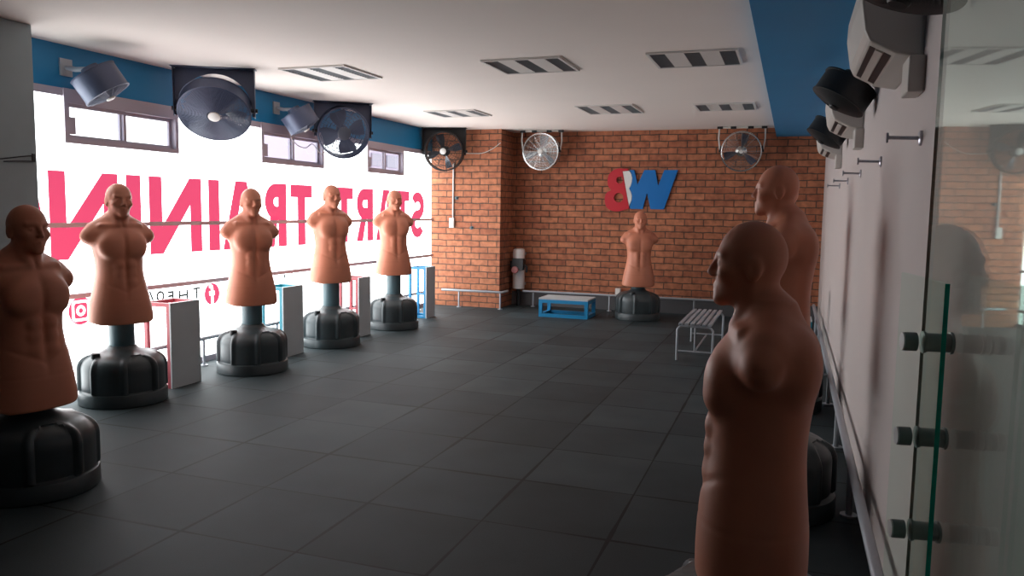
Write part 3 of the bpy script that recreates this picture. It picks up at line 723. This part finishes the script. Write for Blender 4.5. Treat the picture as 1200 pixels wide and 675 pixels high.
def dummy_mesh():
    h = .0055; org = np.array([-.295, -.215, -.02])
    n = (np.array([.59, .43, 1.02]) / h).astype(int)
    xs, ys, zs = [org[i] + h * np.arange(n[i]) for i in range(3)]
    X, Y, Z = np.meshgrid(xs, ys, zs, indexing='ij'); X = X.astype(np.float32); Y = Y.astype(np.float32); Z = Z.astype(np.float32)
    A = np.abs(X)                                                        # the body is symmetric
    def smin(a, b, k): q = np.clip(.5 + .5 * (b - a) / k, 0, 1); return b + (a - b) * q - k * q * (1 - q)
    def smax(a, b, k): return -smin(-a, -b, k)
    def ell(c, r, X_=None):
        x = (A if X_ is None else X_) - c[0]; y = Y - c[1]; z = Z - c[2]
        k0 = np.sqrt((x / r[0]) ** 2 + (y / r[1]) ** 2 + (z / r[2]) ** 2); k1 = np.sqrt((x / r[0] ** 2) ** 2 + (y / r[1] ** 2) ** 2 + (z / r[2] ** 2) ** 2)
        return k0 * (k0 - 1) / np.maximum(k1, 1e-6)
    def cap(a, b, ra, rb=None):
        rb = ra if rb is None else rb
        a = np.array(a); b = np.array(b); d = b - a
        t = np.clip(((A - a[0]) * d[0] + (Y - a[1]) * d[1] + (Z - a[2]) * d[2]) / (d @ d), 0, 1)
        return np.sqrt((A - a[0] - t * d[0]) ** 2 + (Y - a[1] - t * d[1]) ** 2 + (Z - a[2] - t * d[2]) ** 2) - (ra + (rb - ra) * t)
    T = np.array([(-.05, .214, .150, .0), (0.0, .213, .150, .0), (.06, .211, .152, 0), (.15, .196, .150, 0), (.25, .174, .141, 0), (.34, .154, .131, .004), (.41, .150, .130, .006), (.49, .160, .138, .008),
                  (.56, .168, .146, .012), (.62, .168, .143, .018), (.67, .155, .118, .026), (.71, .09, .08, .03), (.76, .05, .05, .02), (1.1, .04, .04, .02)])
    def smooth_interp(col):
        f = np.interp(zs, T[:, 0], T[:, col]); k = np.ones(15) / 15
        return np.convolve(np.pad(f, 7, 'edge'), k, 'valid')
    w, d, yc = [smooth_interp(i)[None, None, :].astype(np.float32) for i in (1, 2, 3)]
    e = 2.35
    f = ((A / w) ** e + (np.abs(Y - yc) / d) ** e) ** (1 / e)
    F = (f - 1) * np.minimum(w, d) * .9
    F = np.maximum(F, Z - .75)
    F = smin(F, cap((.10, .024, .630), (.196, .012, .612), .068, .050), .06)       # arm stumps
    F = smin(F, cap((.03, .035, .735), (.15, .025, .660), .046, .05), .05)         # trapezius
    F = smin(F, ell((.074, -.088, .545), (.082, .050, .082)), .035)
    F = smin(F, ell((.070, -.100, .505), (.066, .036, .040)), .02)               # chest
    F = smin(F, ell((.09, .10, .60), (.08, .05, .09)), .04)                       # shoulder blades
    for z in (.415, .355, .295): F = smin(F, ell((.036, -.112, z), (.032, .024, .033)), .022)
    F = smin(F, cap((.022, -.070, .690), (.130, -.045, .688), .008, .010), .03)   # collar bones
    F = F + .006 * np.exp(-(X / .018) ** 2) * np.clip((Z - .15) / .1, 0, 1) * np.clip((.68 - Z) / .08, 0, 1)     # spine and sternum groove
    F = F + .003 * np.exp(-((Z - .225 - .5 * A) / .014) ** 2) * (Y < 0) * np.clip((.16 - A) / .04, 0, 1)         # groin line
    F = F + .0012 * np.exp(-((Z - .165) / .007) ** 2)                             # hem line of the moulding
    F = smax(F, -(Z - .0 - .30 * np.clip(A - .16, 0, 1)), .012)                   # bottom cut
    F = smin(F, cap((0, .030, .68), (0, -.022, .80), .070, .060), .04)            # neck
    F = smin(F, cap((.05, -.03, .80), (.02, -.065, .700), .014, .012), .025)
    # head
    HY = -.034
    def E(c, r): return ell((c[0], c[1] + HY, c[2]), r)
    def C(a, b, ra, rb): return cap((a[0], a[1] + HY, a[2]), (b[0], b[1] + HY, b[2]), ra, rb)
    Hd = E((0, .004, .884), (.083, .092, .096))
    Hd = smin(Hd, E((0, -.028, .812), (.060, .064, .066)), .03)
    Hd = smin(Hd, E((0, -.076, .766), (.026, .022, .022)), .022)
    Hd = smin(Hd, C((.012, -.083, .887), (.047, -.070, .889), .010, .009), .016)
    Hd = smin(Hd, E((.045, -.058, .838), (.024, .026, .022)), .02)
    Hd = smax(Hd, -E((.031, -.100, .866), (.019, .017, .013)), .012)
    Hd = smin(Hd, E((.031, -.076, .864), (.014, .012, .010)), .004)
    Hd = smin(Hd, C((0, -.086, .880), (0, -.107, .838), .009, .0105), .012)
    Hd = smin(Hd, E((.010, -.098, .832), (.009, .011, .008)), .007)
    Hd = smin(Hd, C((0, -.093, .803), (.020, -.085, .798), .0075, .005), .008)
    Hd = smin(Hd, C((0, -.090, .787), (.017, -.084, .789), .0085, .005), .008)
    Hd = smax(Hd, -C((0, -.106, .795), (.024, -.091, .7945), .004, .003), .004)
    Hd = smin(Hd, E((.080, .012, .852), (.010, .021, .033)), .010)
    Hd = smax(Hd, -E((.090, .006, .856), (.006, .010, .018)), .006)
    F = smin(F, Hd, .02)
    V, Q = surface_nets(F, org, h)
    # relax the grid steps slightly
    me = bpy.data.meshes.new('torso'); me.from_pydata(V.tolist(), [], Q.tolist()); me.materials.append(M['skin'])
    bm = bmesh.new(); bm.from_mesh(me)
    bmesh.ops.recalc_face_normals(bm, faces=bm.faces)
    for _ in range(2): bmesh.ops.smooth_vert(bm, verts=bm.verts, factor=.4, use_axis_x=True, use_axis_y=True, use_axis_z=True)
    for fc in bm.faces: fc.smooth = True
    bm.to_mesh(me); bm.free()
    return me
TORSO = dummy_mesh()
def base_mesh():
    prof = [(.0, 0), (.285, 0), (.292, .008), (.292, .080), (.288, .088), (.276, .092), (.276, .10)]
    prof += [(.278, z) for z in (.115, .13, .15, .17, .19, .21, .23, .25)]
    prof += [(.275, .27), (.268, .29), (.257, .308), (.242, .323), (.225, .335), (.205, .345), (.18, .353), (.155, .360), (.13, .368), (.11, .378), (.098, .39), (.093, .402), (.0, .405)]
    n = 160; vs = []
    for (r, z) in prof:
        for k in range(n):
            a = 2 * pi * k / n; rr = r
            if r > .12 and z > .098:
                q = ((a / (pi / 2)) % 1 - .5) * (pi / 2)          # angle inside one of four panels
                s = abs(q) * .28                                   # arc distance
                top = .30 if r > .2 else .33
                half = .115
                # inverted U: rails at +-half and an arch over the top
                dz = z - .30
                dist = abs(s - half) if z < .30 else abs(sqrt(s * s + (max(0, (.278 - r)) * 1.1) ** 2) - half)
                bump = .016 * max(0, 1 - (dist / .022) ** 2) if dist < .022 else 0
                inside = (s < half - .02) if z < .30 else (sqrt(s * s + (max(0, (.278 - r)) * 1.1) ** 2) < half - .02)
                if bump: rr += bump
                elif inside: rr -= .010
            vs.append((rr * cos(a), rr * sin(a), z))
    m = len(prof)
    fs = [(i * n + k, i * n + (k + 1) % n, (i + 1) * n + (k + 1) % n, (i + 1) * n + k) for i in range(m - 1) for k in range(n)]
    mb = MB().add(vs, fs); return mb
def make_dummy(label, x, y, zb, face):
    """zb = height of the torso's lower edge; face = heading the chest points to"""
    rz = atan2(face[1], face[0]) + pi / 2
    t = thing('training_dummy', label, 'training dummy', (x, y, 0), rz, group='armless training dummies')
    o = bpy.data.objects.new('torso', TORSO); COL.objects.link(o); o.parent = t; o.location = (0, 0, zb)
    b = bpy.data.objects.new('base', BASE); COL.objects.link(b); b.parent = t
    b.rotation_euler = (0, 0, -rz + pi * .14)
    cp = obj('fill_cap', MB().lathe([(.030, .0), (.030, .032), (.024, .036)], (-.115, -.17, .335), n=16), M['dark'], b, smooth=True, local=True)
    obj('pole', MB().lathe([(.082, .40), (.085, .41), (.085, zb + .06)], n=28), M['pole'], t, smooth=True, local=True)
    return t
BASE = base_mesh().mesh('base', M['base'], smooth=True)
make_dummy('dummy at the left edge beside the grey pillar, darkest of the window side', -3.47, 2.80, .41, (1, -.12))
make_dummy('first of the pale window dummies, standing left of the upright red-framed box', -4.46, 4.33, .562, (.90, -.44))
make_dummy('second pale dummy along the window, between two upright step boxes', -4.30, 5.565, .567, (.82, -.57))
make_dummy('third dummy along the window, standing taller with a long exposed pole', -4.385, 6.93, .64, (.86, -.51))
make_dummy('farthest dummy along the window, next to the blue open step box', -4.36, 8.23, .625, (.72, -.69))
make_dummy('lone dummy in front of the brick wall under the two-letter sign', -1.857, 10.27, .428, (.30, -.95))
make_dummy('dark foreground dummy at right, seen in profile facing the windows', -.065, 2.25, .40, (-1, .0))
make_dummy('taller dummy in profile directly behind the foreground one on the right', -.035, 3.92, .645, (-1, .02))
make_dummy('dummy farthest back on the right, mostly hidden behind two others', -.025, 6.0, .66, (-1, .0))

# ------------------------------------------------------------------ glass door standing open by the camera
DX = lambda y: .47 - .14 * y
nx = Vector((-1, -.14, 0)).normalized()
def slab(y0, y1, z0, z1, off, th, m, near=1, rest=2):
    """upright pane parallel to the door; off = distance into the room"""
    a = Vector((DX(y0), y0, 0)) + nx * off; b = Vector((DX(y1), y1, 0)) + nx * off
    vs = [p + nx * k + Vector((0, 0, z)) for p in (a, b) for k in (0, th) for z in (z0, z1)]
    m.add(vs, [(0, 1, 3, 2)], near); m.add(vs, [(4, 6, 7, 5), (0, 2, 6, 4), (1, 5, 7, 3)], rest); m.add(vs, [(0, 4, 5, 1), (2, 3, 7, 6)], 0)
    return m
d = struct('door_1', slab(.72, 1.610, .012, 2.38, .004, .006, MB()), [M['glass'], M['edge'], M['edgegrey']])
hp = struct('door_handle', slab(1.331, 1.559, .60, 1.300, .057, .007, MB(), rest=0), [M['glass'], M['edge'], M['edgegrey']], d)
for z in (1.193, 1.033, .872, .71):
    a = Vector((DX(1.45), 1.45, z)); k = MB().tube([a + nx * .010, a + nx * .0555], .0155, 18).tube([a + nx * .0645, a + nx * .084], .0155, 18)
    k.tube([a + nx * .010, a + nx * .014], .0182, 18).tube([a + nx * .051, a + nx * .0552], .0182, 18)
    pn = struct('standoff_pin', k, M['pin'], hp, smooth=True)
    struct('pin_cap', MB().tube([a + nx * .084, a + nx * .0865], .0148, 18), M['shiny'], pn, smooth=True)
